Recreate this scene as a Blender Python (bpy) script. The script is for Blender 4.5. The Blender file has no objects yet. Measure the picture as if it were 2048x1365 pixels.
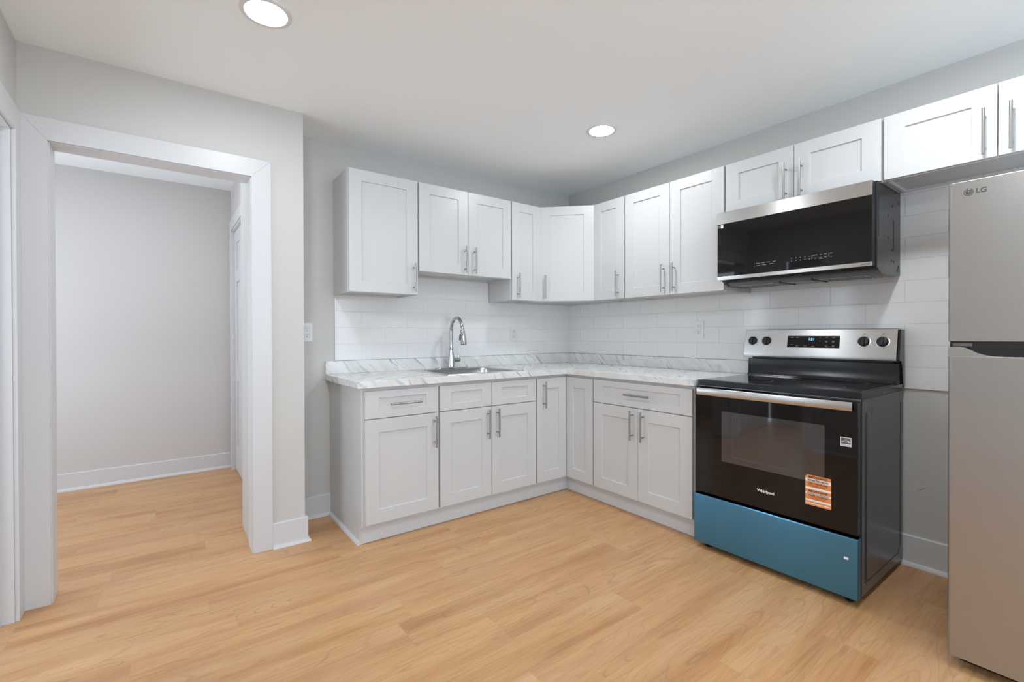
import bpy, bmesh, math, random
from mathutils import Vector, Matrix, Quaternion
random.seed(7)
S = bpy.context.scene
COL = S.collection
PI = math.pi

# ------------------------------------------------------------------ camera
F_PX, SX, SY = 934.6, 1.19, -6.97
YAW, PITCH, ROLL = 0.6428, -0.0063, -0.0025
CAM = Vector((-3.0197, -3.1602, 1.1688))
fw = Vector((math.sin(YAW)*math.cos(PITCH), math.cos(YAW)*math.cos(PITCH), math.sin(PITCH)))
rt0 = Vector((math.cos(YAW), -math.sin(YAW), 0)); up0 = rt0.cross(fw)
rt = rt0*math.cos(ROLL) + up0*math.sin(ROLL); up = -rt0*math.sin(ROLL) + up0*math.cos(ROLL)
cam = bpy.data.cameras.new('camera'); cam.sensor_width = 36; cam.lens = F_PX*36/2048
cam.shift_x = -SX/2048; cam.shift_y = SY/2048; cam.clip_start = .05
camo = bpy.data.objects.new('camera', cam); COL.objects.link(camo)
M4 = Matrix((( rt.x, up.x, -fw.x, CAM.x), (rt.y, up.y, -fw.y, CAM.y), (rt.z, up.z, -fw.z, CAM.z), (0, 0, 0, 1)))
camo.matrix_world = M4
S.camera = camo

# ------------------------------------------------------------------ world, exposure, lamp strength
W = bpy.data.worlds.new('world'); S.world = W; W.use_nodes = True
W.node_tree.nodes['Background'].inputs[0].default_value = (0.83, 0.96, 1.12, 1)
W.node_tree.nodes['Background'].inputs[1].default_value = 3.6
S.view_settings.view_transform = 'Standard'; S.view_settings.look = 'None'
S.view_settings.gamma = 1; S.view_settings.use_curve_mapping = False
S.view_settings.exposure = 0.19
LAMP = 138.0          # radiance of the recessed LED discs
REAR_LAMP = 180.0
HALL_LAMP = 105.0
S.cycles.max_bounces = 14; S.cycles.diffuse_bounces = 8

# ------------------------------------------------------------------ materials
def mat(name, col, rough=.5, metal=0, spec=.5, coat=0, emit=None, es=0, bump=0, bscale=200, aniso=0):
    m = bpy.data.materials.new(name); m.use_nodes = True; nt = m.node_tree
    b = nt.nodes['Principled BSDF']
    b.inputs['Base Color'].default_value = (*col, 1); b.inputs['Roughness'].default_value = rough
    b.inputs['Metallic'].default_value = metal; b.inputs['Specular IOR Level'].default_value = spec
    b.inputs['Coat Weight'].default_value = coat; b.inputs['Coat Roughness'].default_value = .03
    if aniso: b.inputs['Anisotropic'].default_value = aniso; tv_ = nt.nodes.new('ShaderNodeCombineXYZ'); tv_.inputs[2].default_value = 1; nt.links.new(tv_.outputs[0], b.inputs['Tangent'])
    if emit: b.inputs['Emission Color'].default_value = (*emit, 1); b.inputs['Emission Strength'].default_value = es
    if bump:
        tc = nt.nodes.new('ShaderNodeTexCoord'); n = nt.nodes.new('ShaderNodeTexNoise'); n.inputs['Scale'].default_value = bscale
        bp = nt.nodes.new('ShaderNodeBump'); bp.inputs['Strength'].default_value = bump; bp.inputs['Distance'].default_value = .002
        nt.links.new(tc.outputs['Object'], n.inputs['Vector']); nt.links.new(n.outputs['Fac'], bp.inputs['Height'])
        nt.links.new(bp.outputs['Normal'], b.inputs['Normal'])
    return m
def nodes(m): return m.node_tree, m.node_tree.nodes['Principled BSDF']
def ramp(nt, pts):
    r = nt.nodes.new('ShaderNodeValToRGB'); e = r.color_ramp.elements
    while len(e) < len(pts): e.new(.5)
    for i, (p, c) in enumerate(pts): e[i].position = p; e[i].color = (*c, 1)
    return r
def mth(nt, op, a, b=None):
    n = nt.nodes.new('ShaderNodeMath'); n.operation = op
    for i, v in enumerate((a, b)):
        if v is None: continue
        if isinstance(v, (int, float)): n.inputs[i].default_value = v
        else: nt.links.new(v, n.inputs[i])
    return n.outputs[0]
def comb(nt, x, y, z):
    n = nt.nodes.new('ShaderNodeCombineXYZ')
    for i, v in enumerate((x, y, z)):
        if isinstance(v, (int, float)): n.inputs[i].default_value = v
        else: nt.links.new(v, n.inputs[i])
    return n.outputs[0]
def world_xyz(nt):
    g = nt.nodes.new('ShaderNodeNewGeometry'); s = nt.nodes.new('ShaderNodeSeparateXYZ'); nt.links.new(g.outputs['Position'], s.inputs[0]); return s.outputs
def mix(nt, fac, a, b, mode='MIX'):
    n = nt.nodes.new('ShaderNodeMix'); n.data_type = 'RGBA'; n.blend_type = mode
    for i, v in ((0, fac), (6, a), (7, b)):
        if isinstance(v, (int, float)): n.inputs[i].default_value = v
        elif isinstance(v, tuple): n.inputs[i].default_value = (*v, 1)
        else: nt.links.new(v, n.inputs[i])
    return n.outputs[2]

M = {}
M['wall'] = mat('wall_paint', (.57, .562, .535), .6, bump=.08, bscale=350)
M['hallwall'] = mat('hall_wall_paint', (.585, .562, .545), .6, bump=.08, bscale=350)
M['ceil'] = mat('ceiling_paint', (.90, .94, .945), .75, bump=.05, bscale=300)
M['trim'] = mat('trim_paint', (.63, .63, .635), .35)
M['cab'] = mat('cabinet_paint', (.585, .59, .585), .32)
M['cabin'] = mat('cabinet_underside', (.74, .74, .74), .45)
M['kick'] = mat('toe_kick_paint', (.60, .61, .62), .4)
M['nickel'] = mat('brushed_nickel', (.36, .355, .34), .3, 1)
M['chrome'] = mat('chrome', (.52, .53, .54), .06, 1)
M['steel'] = mat('brushed_steel', (.58, .575, .56), .27, 1, aniso=.8)
M['sink'] = mat('sink_steel', (.62, .63, .64), .22, 1)
M['micsteel'] = mat('microwave_steel', (.58, .565, .54), .25, 1, aniso=.8)
M['blkglass'] = mat('black_glass', (.006, .0055, .005), .03, spec=.36)
M['ovenwin'] = mat('oven_window_glass', (.034, .030, .032), .05, spec=.9, coat=.4)
M['cookglass'] = mat('cooktop_glass', (.012, .012, .014), .06, spec=.6)
M['blk'] = mat('black_enamel', (.012, .013, .015), .2, spec=.4)
M['side'] = mat('range_side_enamel', (.09, .10, .105), .25, spec=.6)
M['micside'] = mat('microwave_side_enamel', (.020, .021, .023), .2, spec=.4)
M['dark'] = mat('black_plastic', (.01, .01, .011), .4)
M['grey'] = mat('grey_print', (.35, .36, .37), .5)
M['dkgrey'] = mat('dark_grey_print', (.10, .10, .10), .5)
M['whiteprint'] = mat('white_print', (.80, .80, .80), .5)
M['orange'] = mat('orange_paper', (.75, .27, .07), .6)
M['blue'] = mat('blue_film_steel', (.09, .27, .44), .36, .85, aniso=.93)
M['plastic'] = mat('white_plastic', (.73, .73, .73), .3)
M['slot'] = mat('outlet_slot', (.05, .05, .05), .5)
M['led'] = mat('led_diffuser', (1, 1, 1), .5, emit=(.93, 1, 1.07), es=LAMP)
M['ledrear'] = mat('rear_led_diffuser', (1, 1, 1), .5, emit=(.93, 1, 1.07), es=REAR_LAMP)
M['ledhall'] = mat('hall_led_diffuser', (1, 1, 1), .5, emit=(.98, 1, 1.03), es=HALL_LAMP)
M['digits'] = mat('clock_digits', (.02, .1, .2), .5, emit=(.25, .62, 1.0), es=1.5)
M['seam'] = mat('dark_gap', (.012, .012, .012), .7)
M['mesh'] = mat('filter_mesh', (.35, .35, .35), .35, .9)
M['glass'] = mat('window_glass', (1, 1, 1), 0)
nt, b = nodes(M['glass']); b.inputs['Transmission Weight'].default_value = 1; b.inputs['IOR'].default_value = 1.01

# fridge: brushed platinum
m = mat('platinum_steel', (.40, .385, .365), .34, .85); M['fridge'] = m; nt, b = nodes(m)
tc = nt.nodes.new('ShaderNodeTexCoord'); mp = nt.nodes.new('ShaderNodeMapping'); mp.inputs['Scale'].default_value = (6, 6, 900)
n = nt.nodes.new('ShaderNodeTexNoise'); n.inputs['Scale'].default_value = 1
nt.links.new(tc.outputs['Object'], mp.inputs['Vector']); nt.links.new(mp.outputs[0], n.inputs['Vector'])
r = ramp(nt, [(.3, (.385, .37, .35)), (.7, (.415, .40, .38))]); nt.links.new(n.outputs['Fac'], r.inputs[0]); nt.links.new(r.outputs[0], b.inputs['Base Color'])

# subway tile
def tile_mat(name, axis, off, grout):
    m = mat(name, (.8, .8, .8), .12, spec=.5); nt, b = nodes(m); p = world_xyz(nt)
    v = comb(nt, mth(nt, 'ADD', p[axis], off), mth(nt, 'SUBTRACT', p[2], .891 - .109*10), 0)
    br = nt.nodes.new('ShaderNodeTexBrick'); nt.links.new(v, br.inputs['Vector'])
    br.inputs['Scale'].default_value = 1; br.inputs['Brick Width'].default_value = .3285; br.inputs['Row Height'].default_value = .109
    br.inputs['Mortar Size'].default_value = .0012; br.inputs['Mortar Smooth'].default_value = .3; br.offset = .5
    br.inputs['Color1'].default_value = (.77, .77, .758, 1); br.inputs['Color2'].default_value = (.757, .757, .745, 1)
    br.inputs['Mortar'].default_value = (grout, grout, grout, 1)
    nt.links.new(br.outputs['Color'], b.inputs['Base Color'])
    no = nt.nodes.new('ShaderNodeTexNoise'); no.inputs['Scale'].default_value = 9; nt.links.new(v, no.inputs['Vector'])
    h = mth(nt, 'ADD', mth(nt, 'MULTIPLY', br.outputs['Fac'], -1.0), mth(nt, 'MULTIPLY', no.outputs['Fac'], .5))
    bp = nt.nodes.new('ShaderNodeBump'); bp.inputs['Distance'].default_value = .0014; bp.inputs['Strength'].default_value = .6
    nt.links.new(h, bp.inputs['Height']); nt.links.new(bp.outputs[0], b.inputs['Normal'])
    return m
M['tile_x'] = tile_mat('subway_tile_sink_wall', 0, 20*.3285 + 1.60875, .66)
M['tile_y'] = tile_mat('subway_tile_range_wall', 1, 20*.3285 + 1.63375, .58)

# marble laminate: diagonal grey veins
m = mat('marble_laminate', (.8, .8, .8), .22); M['marble'] = m; nt, b = nodes(m); p = world_xyz(nt)
al = mth(nt, 'SUBTRACT', p[0], p[1])
ac = mth(nt, 'ADD', al, p[2]); lo = mth(nt, 'SUBTRACT', al, p[2])
nz0 = nt.nodes.new('ShaderNodeTexNoise'); nz0.inputs['Scale'].default_value = 7; nt.links.new(comb(nt, p[0], p[1], p[2]), nz0.inputs['Vector'])
wob = mth(nt, 'MULTIPLY', nz0.outputs['Fac'], .09)
v1 = comb(nt, mth(nt, 'MULTIPLY', mth(nt, 'ADD', ac, wob), 1.0), mth(nt, 'MULTIPLY', lo, .10), mth(nt, 'MULTIPLY', p[1], .3))
n1 = nt.nodes.new('ShaderNodeTexNoise'); n1.inputs['Scale'].default_value = 34; n1.inputs['Detail'].default_value = 5; n1.inputs['Roughness'].default_value = .6; nt.links.new(v1, n1.inputs['Vector'])
n2 = nt.nodes.new('ShaderNodeTexNoise'); n2.inputs['Scale'].default_value = 9; n2.inputs['Detail'].default_value = 2; nt.links.new(v1, n2.inputs['Vector'])
r1 = ramp(nt, [(.53, (0, 0, 0)), (.66, (1, 1, 1))]); nt.links.new(n1.outputs['Fac'], r1.inputs[0])
r2 = ramp(nt, [(.42, (.10, .10, .10)), (.62, (1, 1, 1))]); nt.links.new(n2.outputs['Fac'], r2.inputs[0])
fac = mth(nt, 'MULTIPLY', r1.outputs[0], r2.outputs[0])
r3 = ramp(nt, [(.3, (.66, .66, .64)), (.7, (.80, .80, .79))]); nt.links.new(n2.outputs['Fac'], r3.inputs[0])
c = mix(nt, mth(nt, 'MULTIPLY', fac, .9), r3.outputs[0], (.30, .30, .295))
nt.links.new(c, b.inputs['Base Color'])

# plank floor: warm oak vinyl, boards along x
m = mat('oak_plank_floor', (.6, .4, .25), .38); M['floor'] = m; nt, b = nodes(m); p = world_xyz(nt)
fx = mth(nt, 'ADD', p[0], 20.35); fy = mth(nt, 'ADD', p[1], 20.06)
PWI, PLE = .178, 1.22
def wn(nt, x, y=0.0):
    n_ = nt.nodes.new('ShaderNodeTexWhiteNoise'); n_.noise_dimensions = '2D'; nt.links.new(comb(nt, x, y, 0), n_.inputs['Vector']); return n_.outputs['Value']
row = mth(nt, 'FLOOR', mth(nt, 'DIVIDE', fy, PWI)); rfr = mth(nt, 'FRACT', mth(nt, 'DIVIDE', fy, PWI))
px_ = mth(nt, 'ADD', mth(nt, 'DIVIDE', fx, PLE), mth(nt, 'ADD', wn(nt, row), 0.11))
idx = mth(nt, 'FLOOR', px_); pfr = mth(nt, 'FRACT', px_)
rnd = wn(nt, row, idx); pid = mth(nt, 'MULTIPLY', rnd, 37.0)
e1 = mth(nt, 'LESS_THAN', mth(nt, 'MULTIPLY', pfr, PLE), .0011); e2 = mth(nt, 'LESS_THAN', mth(nt, 'MULTIPLY', rfr, PWI), .0009)
joint = mth(nt, 'MAXIMUM', e1, mth(nt, 'MULTIPLY', e2, .6))
# broad tone
va = comb(nt, mth(nt, 'MULTIPLY', fx, .9), mth(nt, 'MULTIPLY', fy, 9), pid)
na = nt.nodes.new('ShaderNodeTexNoise'); na.inputs['Scale'].default_value = 1; na.inputs['Detail'].default_value = 3; nt.links.new(va, na.inputs['Vector'])
# fine fibres
vb = comb(nt, mth(nt, 'MULTIPLY', fx, 5), mth(nt, 'MULTIPLY', fy, 110), pid)
nb = nt.nodes.new('ShaderNodeTexNoise'); nb.inputs['Scale'].default_value = 1; nb.inputs['Detail'].default_value = 4; nb.inputs['Distortion'].default_value = .4; nt.links.new(vb, nb.inputs['Vector'])
# cathedral growth rings: contour lines of a stretched noise
vc = comb(nt, mth(nt, 'MULTIPLY', fx, 1.05), mth(nt, 'MULTIPLY', fy, 5.2), pid)
nc = nt.nodes.new('ShaderNodeTexNoise'); nc.inputs['Scale'].default_value = 1; nc.inputs['Detail'].default_value = 1.6; nc.inputs['Roughness'].default_value = .35; nt.links.new(vc, nc.inputs['Vector'])
rings = mth(nt, 'ABSOLUTE', mth(nt, 'SINE', mth(nt, 'MULTIPLY', nc.outputs['Fac'], 62.0)))
rr = ramp(nt, [(.0, (1, 1, 1)), (.30, (0, 0, 0))]); nt.links.new(rings, rr.inputs[0])
vd = comb(nt, mth(nt, 'MULTIPLY', fx, 1.3), mth(nt, 'MULTIPLY', fy, 4), mth(nt, 'ADD', pid, 9))
nd = nt.nodes.new('ShaderNodeTexNoise'); nd.inputs['Scale'].default_value = 1; nt.links.new(vd, nd.inputs['Vector'])
rd = ramp(nt, [(.44, (0, 0, 0)), (.62, (1, 1, 1))]); nt.links.new(nd.outputs['Fac'], rd.inputs[0])
base = ramp(nt, [(.30, (.45, .215, .088)), (.43, (.530, .283, .121)), (.57, (.585, .332, .148)), (.72, (.62, .378, .186))]); nt.links.new(na.outputs['Fac'], base.inputs[0])
rb_ = ramp(nt, [(.30, (.80, .76, .72)), (.55, (1, 1, 1))]); nt.links.new(nb.outputs['Fac'], rb_.inputs[0])
c1 = mix(nt, .85, base.outputs[0], rb_.outputs[0], 'MULTIPLY')
c2 = mix(nt, mth(nt, 'MULTIPLY', mth(nt, 'MULTIPLY', rr.outputs[0], rd.outputs[0]), .7), c1, (.33, .185, .10))
pt = ramp(nt, [(.0, (.955, .95, .94)), (1, (1.03, 1.03, 1.03))]); nt.links.new(rnd, pt.inputs[0])
c3 = mix(nt, 1.0, c2, pt.outputs[0], 'MULTIPLY')
ve = comb(nt, mth(nt, 'MULTIPLY', fx, 7), mth(nt, 'MULTIPLY', fy, 34), pid)
ne = nt.nodes.new('ShaderNodeTexNoise'); ne.inputs['Scale'].default_value = 1; ne.inputs['Detail'].default_value = 3; ne.inputs['Distortion'].default_value = .8; nt.links.new(ve, ne.inputs['Vector'])
re_ = ramp(nt, [(.62, (0, 0, 0)), (.74, (1, 1, 1))]); nt.links.new(ne.outputs['Fac'], re_.inputs[0])
c35 = mix(nt, mth(nt, 'MULTIPLY', re_.outputs[0], .65), c3, (.40, .20, .09))
vp = comb(nt, mth(nt, 'MULTIPLY', fx, 1.7), mth(nt, 'MULTIPLY', fy, 6), mth(nt, 'ADD', pid, 3))
npk = nt.nodes.new('ShaderNodeTexNoise'); npk.inputs['Scale'].default_value = 1; nt.links.new(vp, npk.inputs['Vector'])
rp = ramp(nt, [(.48, (0, 0, 0)), (.70, (1, 1, 1))]); nt.links.new(npk.outputs['Fac'], rp.inputs[0])
c36 = mix(nt, mth(nt, 'MULTIPLY', rp.outputs[0], .45), c35, (.56, .325, .185))
c4 = mix(nt, mth(nt, 'MULTIPLY', joint, .30), c36, (.28, .17, .10))
nt.links.new(c4, b.inputs['Base Color'])
bp = nt.nodes.new('ShaderNodeBump'); bp.inputs['Distance'].default_value = .0006; bp.inputs['Strength'].default_value = .35
nt.links.new(nb.outputs['Fac'], bp.inputs['Height']); nt.links.new(bp.outputs[0], b.inputs['Normal'])

# ------------------------------------------------------------------ mesh helpers
class MB:
    def __init__(s): s.bm = bmesh.new()
    def face(s, pts):
        try: return s.bm.faces.new([s.bm.verts.new(p) for p in pts])
        except ValueError: return None
    def hexa(s, v, ):
        V = [s.bm.verts.new(p) for p in v]
        for f in ((3, 2, 1, 0), (4, 5, 6, 7), (0, 1, 5, 4), (1, 2, 6, 5), (2, 3, 7, 6), (3, 0, 4, 7)): s.bm.faces.new([V[i] for i in f])
    def box(s, x0, x1, y0, y1, z0, z1):
        x0, x1 = sorted((x0, x1)); y0, y1 = sorted((y0, y1)); z0, z1 = sorted((z0, z1))
        s.hexa([(x0, y0, z0), (x1, y0, z0), (x1, y1, z0), (x0, y1, z0), (x0, y0, z1), (x1, y0, z1), (x1, y1, z1), (x0, y1, z1)]); return s
    def prism(s, poly, axis, a, b):
        # poly: 2-D points, extruded along axis from a to b
        def P(p, t):
            q = [0, 0, 0]; o = [i for i in range(3) if i != axis]; q[o[0]] = p[0]; q[o[1]] = p[1]; q[axis] = t; return q
        A = [s.bm.verts.new(P(p, a)) for p in poly]; B = [s.bm.verts.new(P(p, b)) for p in poly]
        n = len(poly); s.bm.faces.new(A[::-1]); s.bm.faces.new(B)
        for i in range(n): s.bm.faces.new([A[i], A[(i+1) % n], B[(i+1) % n], B[i]])
        return s
    def cyl(s, p0, p1, r0, r1=None, n=24, caps=True):
        r1 = r0 if r1 is None else r1
        return s.tube([p0, p1], [r0, r1], n, caps)
    def tube(s, pts, rad, n=16, caps=True):
        pts = [Vector(p) for p in pts]
        if isinstance(rad, (int, float)): rad = [rad]*len(pts)
        t0 = (pts[1]-pts[0]).normalized(); u = t0.orthogonal().normalized(); rings = []
        for i, p in enumerate(pts):
            t = (pts[min(i+1, len(pts)-1)] - pts[max(i-1, 0)]).normalized()
            if i: u = (u - t*u.dot(t)).normalized()
            w = t.cross(u)
            rings.append([s.bm.verts.new(p + rad[i]*(u*math.cos(2*PI*k/n) + w*math.sin(2*PI*k/n))) for k in range(n)])
        for a, b_ in zip(rings, rings[1:]):
            for k in range(n): s.bm.faces.new([a[k], a[(k+1) % n], b_[(k+1) % n], b_[k]])
        if caps: s.bm.faces.new(rings[0][::-1]); s.bm.faces.new(rings[-1])
        return s
    def lathe(s, prof, c=(0, 0, 0), axis=(0, 0, 1), n=32):
        ax = Vector(axis).normalized(); u = ax.orthogonal().normalized(); w = ax.cross(u); c = Vector(c); rings = []
        for r, h in prof: rings.append([s.bm.verts.new(c + ax*h + r*(u*math.cos(2*PI*k/n) + w*math.sin(2*PI*k/n))) for k in range(n)])
        for a, b_ in zip(rings, rings[1:]):
            for k in range(n): s.bm.faces.new([a[k], a[(k+1) % n], b_[(k+1) % n], b_[k]])
        s.bm.faces.new(rings[0][::-1]); s.bm.faces.new(rings[-1]); return s
    def build(s, name, m, parent=None, bevel=0, smooth=False, segs=2):
        bmesh.ops.recalc_face_normals(s.bm, faces=s.bm.faces[:])
        me = bpy.data.meshes.new(name); s.bm.to_mesh(me); s.bm.free()
        return link(name, me, m, parent, bevel, smooth, segs)
def link(name, me, m, parent=None, bevel=0, smooth=False, segs=2):
    o = bpy.data.objects.new(name, me); COL.objects.link(o); me.materials.append(m)
    if smooth or bevel:
        for p in me.polygons: p.use_smooth = True
        me.set_sharp_from_angle(angle=math.radians(38 if not bevel else 40))
    if bevel:
        md = o.modifiers.new('bevel', 'BEVEL'); md.width = bevel; md.segments = segs; md.limit_method = 'ANGLE'; md.angle_limit = math.radians(40); md.harden_normals = True
    if parent: o.parent = parent
    return o
def text(name, s, size, m, parent, loc, rot, depth=.0004, align='LEFT', bold=0, sx=1.0):
    cu = bpy.data.curves.new(name, 'FONT'); cu.body = s; cu.size = size; cu.extrude = depth; cu.align_x = align; cu.offset = bold; cu.resolution_u = 3
    t = bpy.data.objects.new(name, cu); COL.objects.link(t)
    dg = bpy.context.evaluated_depsgraph_get(); me = bpy.data.meshes.new_from_object(t.evaluated_get(dg))
    COL.objects.unlink(t); bpy.data.objects.remove(t)
    me.name = name; me.materials.clear(); me.transform(Matrix.Diagonal((sx, 1, 1, 1)))
    R = Matrix.Translation(loc) @ rot.to_4x4(); me.transform(R)
    return link(name, me, m, parent)
FRONT = Matrix.Rotation(PI/2, 3, 'X')       # lettering that reads on a local -y face
def thing(name, label, cat, loc=(0, 0, 0), rz=0, group=None):
    o = bpy.data.objects.new(name, None); COL.objects.link(o); o.location = loc; o.rotation_euler = (0, 0, rz)
    o.empty_display_size = .1; o['label'] = label; o['category'] = cat
    if group: o['group'] = group
    return o
def tag(o, label, cat, group=None):
    o['label'] = label; o['category'] = cat
    if group: o['group'] = group
    return o
def struct(o, label=None):
    o['kind'] = 'structure'
    if label: o['label'] = label
    return o
RIGHT = -PI/2     # rotation of units on the range wall: local x runs to the viewer, local -y faces the room

# ------------------------------------------------------------------ room shell
def ch(x, y): return 2.446 + .0095*x - .004*y      # the old ceiling is a little out of level
def slabwall(name, x0, x1, y0, y1, m=None, z0=0, top=None):
    b_ = MB(); T = (lambda x, y: top) if top else (lambda x, y: ch(x, y) + .0)
    b_.hexa([(x0, y0, z0), (x1, y0, z0), (x1, y1, z0), (x0, y1, z0), (x0, y0, T(x0, y0)), (x1, y0, T(x1, y0)), (x1, y1, T(x1, y1)), (x0, y1, T(x0, y1))])
    return b_
XL, YP, YB = -3.508, -.326, -5.0
fl = MB(); fl.box(-4.8, .12, -5.12, 1.8, -.06, 0); struct(fl.build('floor', M['floor']), 'warm oak plank floor')
c_ = MB(); c_.hexa([(x, y, ch(x, y)) for x, y in ((-3.62, YB-.12), (.12, YB-.12), (.12, .12), (-3.62, .12))] + [(x, y, ch(x, y)+.08) for x, y in ((-3.62, YB-.12), (.12, YB-.12), (.12, .12), (-3.62, .12))])
struct(c_.build('ceiling', M['ceil']), 'white ceiling of the kitchen')
struct(slabwall('w', -2.377, .12, 0, .12).build('wall_back', M['wall']), 'grey wall behind the sink run')
wr = struct(slabwall('w', 0, .12, YB, 0).build('wall_right', M['wall']), 'grey wall behind the range')
sm = MB()
for dy, dz, l, a in ((0, 0, .020, .6), (.012, -.012, .022, .3), (.03, .012, .007, 1.2), (-.018, -.03, .006, .2)):
    sm.tube([(-.0006, -2.531+dy-l/2*math.cos(a), .406+dz+l/2*math.sin(a)), (-.0012, -2.531+dy, .406+dz), (-.0006, -2.531+dy+l/2*math.cos(a), .406+dz-l/2*math.sin(a))], [.0008, .0022, .0008], 8)
sm.build('plaster_scuff', M['trim'], wr)
# partition with the hall opening (opening x -3.413..-2.638, z to 2.014)
OX0, OX1, OZ = -3.413, -2.638, 2.014
pw = slabwall('w', XL-.1, OX0-.004, YP, -.2)
pw.hexa([(OX1+.004, YP, 0), (-2.377, YP, 0), (-2.377, .12, 0), (OX1+.004, .12, 0), (OX1+.004, YP, ch(OX1, YP)), (-2.377, YP, ch(-2.377, YP)), (-2.377, .12, ch(-2.377, .12)), (OX1+.004, .12, ch(OX1, .12))])
pw.hexa([(OX0-.004, YP, OZ+.004), (OX1+.004, YP, OZ+.004), (OX1+.004, -.2, OZ+.004), (OX0-.004, -.2, OZ+.004), (OX0-.004, YP, ch(OX0, YP)), (OX1+.004, YP, ch(OX1, YP)), (OX1+.004, -.2, ch(OX1, -.2)), (OX0-.004, -.2, ch(OX0, -.2))])
struct(pw.build('wall_partition', M['wall']), 'grey wall with the cased opening to the hall')
# left wall with its own opening y -1.124..-.42
LY0, LY1, LZ = -1.124, -.424, 2.012
lw = slabwall('w', XL-.115, XL, LY1+.004, YP)
def lwbox(ya, yb, za, zb=None):
    tz = [zb]*4 if zb else [ch(XL, ya), ch(XL, ya), ch(XL, yb), ch(XL, yb)]
    lw.hexa([(XL-.115, ya, za), (XL, ya, za), (XL, yb, za), (XL-.115, yb, za), (XL-.115, ya, tz[0]), (XL, ya, tz[1]), (XL, yb, tz[2]), (XL-.115, yb, tz[3])])
lwbox(YB, -4.8, 0); lwbox(-3.5, LY0-.004, 0); lwbox(-4.8, -3.5, 0, .75); lwbox(-4.8, -3.5, 2.2)
wf = MB(); wf.box(XL-.09, XL-.03, -4.8, -4.74, .75, 2.2); wf.box(XL-.09, XL-.03, -3.56, -3.5, .75, 2.2); wf.box(XL-.09, XL-.03, -4.74, -3.56, .75, .81); wf.box(XL-.09, XL-.03, -4.74, -3.56, 2.14, 2.2)
struct(wf.build('added_window_4', M['trim']))  # unseen window added to brighten the range wall and ceiling
lw.hexa([(XL-.115, LY0-.004, LZ+.004), (XL, LY0-.004, LZ+.004), (XL, LY1+.004, LZ+.004), (XL-.115, LY1+.004, LZ+.004), (XL-.115, LY0-.004, ch(XL, LY0)), (XL, LY0-.004, ch(XL, LY0)), (XL, LY1+.004, ch(XL, LY1)), (XL-.115, LY1+.004, ch(XL, LY1))])
struct(lw.build('wall_left', M['wall']), 'grey left wall with a cased opening')
# rear wall with a wide unseen window added for daylight fill, behind the viewer
rw = slabwall('w', XL, -3.0, YB-.12, YB); 
for a, b2, z0, z1 in ((-.3, .0, 0, None), (-3.0, -.3, 0, .3), (-3.0, -.3, 2.25, None)):
    if z1: rw.box(a, b2, YB-.12, YB, z0, z1)
    else: rw.hexa([(a, YB-.12, z0), (b2, YB-.12, z0), (b2, YB, z0), (a, YB, z0), (a, YB-.12, ch(a, YB)), (b2, YB-.12, ch(b2, YB)), (b2, YB, ch(b2, YB)), (a, YB, ch(a, YB))])
struct(rw.build('wall_rear', M['wall']))
wf = MB()
for x in (-3.0, -1.68, -.36): wf.box(x, x+.06, YB-.08, YB-.02, .3, 2.25)
wf.box(-2.94, -.36, YB-.08, YB-.02, .3, .36); wf.box(-2.94, -.36, YB-.08, YB-.02, 2.19, 2.25)
struct(wf.build('added_window_1', M['trim']))
# hall
HX, HY, HC = -2.53, 1.670, 2.452
hb = MB(); hb.box(-4.6, HX, HY, HY+.1, 0, HC+.05); struct(hb.build('wall_hall_back', M['hallwall']), 'pale wall at the end of the hall')
hl = MB(); hl.box(-4.7, -4.6, -.2, .05, 0, HC+.05); hl.box(-4.7, -4.6, 1.45, HY+.1, 0, HC+.05); hl.box(-4.7, -4.6, .05, 1.45, 0, .5); hl.box(-4.7, -4.6, .05, 1.45, 2.15, HC+.05)
wf = MB(); wf.box(-4.68, -4.63, .05, .10, .5, 2.15); wf.box(-4.68, -4.63, 1.40, 1.45, .5, 2.15); wf.box(-4.68, -4.63, .10, 1.40, .5, .55); wf.box(-4.68, -4.63, .10, 1.40, 2.10, 2.15); struct(wf.build('added_window_2', M['trim']))  # unseen hall window added as another daylight source
struct(hl.build('wall_hall_left', M['hallwall']))
HD0, HD1, HDZ = .79, 1.54, 2.075
hr = MB(); hr.box(HX, OX1+.26, .12, HD0, 0, HC+.05); hr.box(HX, OX1+.26, HD1, HY, 0, HC+.05); hr.box(HX, OX1+.26, HD0, HD1, HDZ, HC+.05)
struct(hr.build('wall_hall_right', M['hallwall']), 'hall wall that carries the white door')
hc = MB(); hc.box(-4.7, OX1+.26, -.2, HY+.1, HC, HC+.06); struct(hc.build('ceiling_hall', M['ceil']), 'white ceiling of the hall')
h4 = MB(); h4.box(-4.6, XL-.1, -.30, -.2, 0, HC); struct(h4.build('wall_hall_front', M['hallwall']))
# small room beyond the left opening
sr = MB(); sr.box(-4.75, -4.65, -1.9, -1.7, 0, 2.42); sr.box(-4.75, -4.65, -.45, -.30, 0, 2.42); sr.box(-4.75, -4.65, -1.7, -.45, 0, .5); sr.box(-4.75, -4.65, -1.7, -.45, 2.1, 2.42)
wf = MB(); wf.box(-4.73, -4.68, -1.7, -1.65, .5, 2.1); wf.box(-4.73, -4.68, -.5, -.45, .5, 2.1); wf.box(-4.73, -4.68, -1.65, -.5, .5, .55); wf.box(-4.73, -4.68, -1.65, -.5, 2.05, 2.1); struct(wf.build('added_window_3', M['trim']))  # unseen side-room window added to send daylight through the left opening
sr.box(-4.65, XL-.115, -1.9, -1.8, 0, 2.42)
struct(sr.build('wall_side_room', M['hallwall']))
sc = MB(); sc.box(-4.75, XL-.115, -1.9, -.30, 2.42, 2.48); struct(sc.build('ceiling_side_room', M['ceil']))

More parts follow.
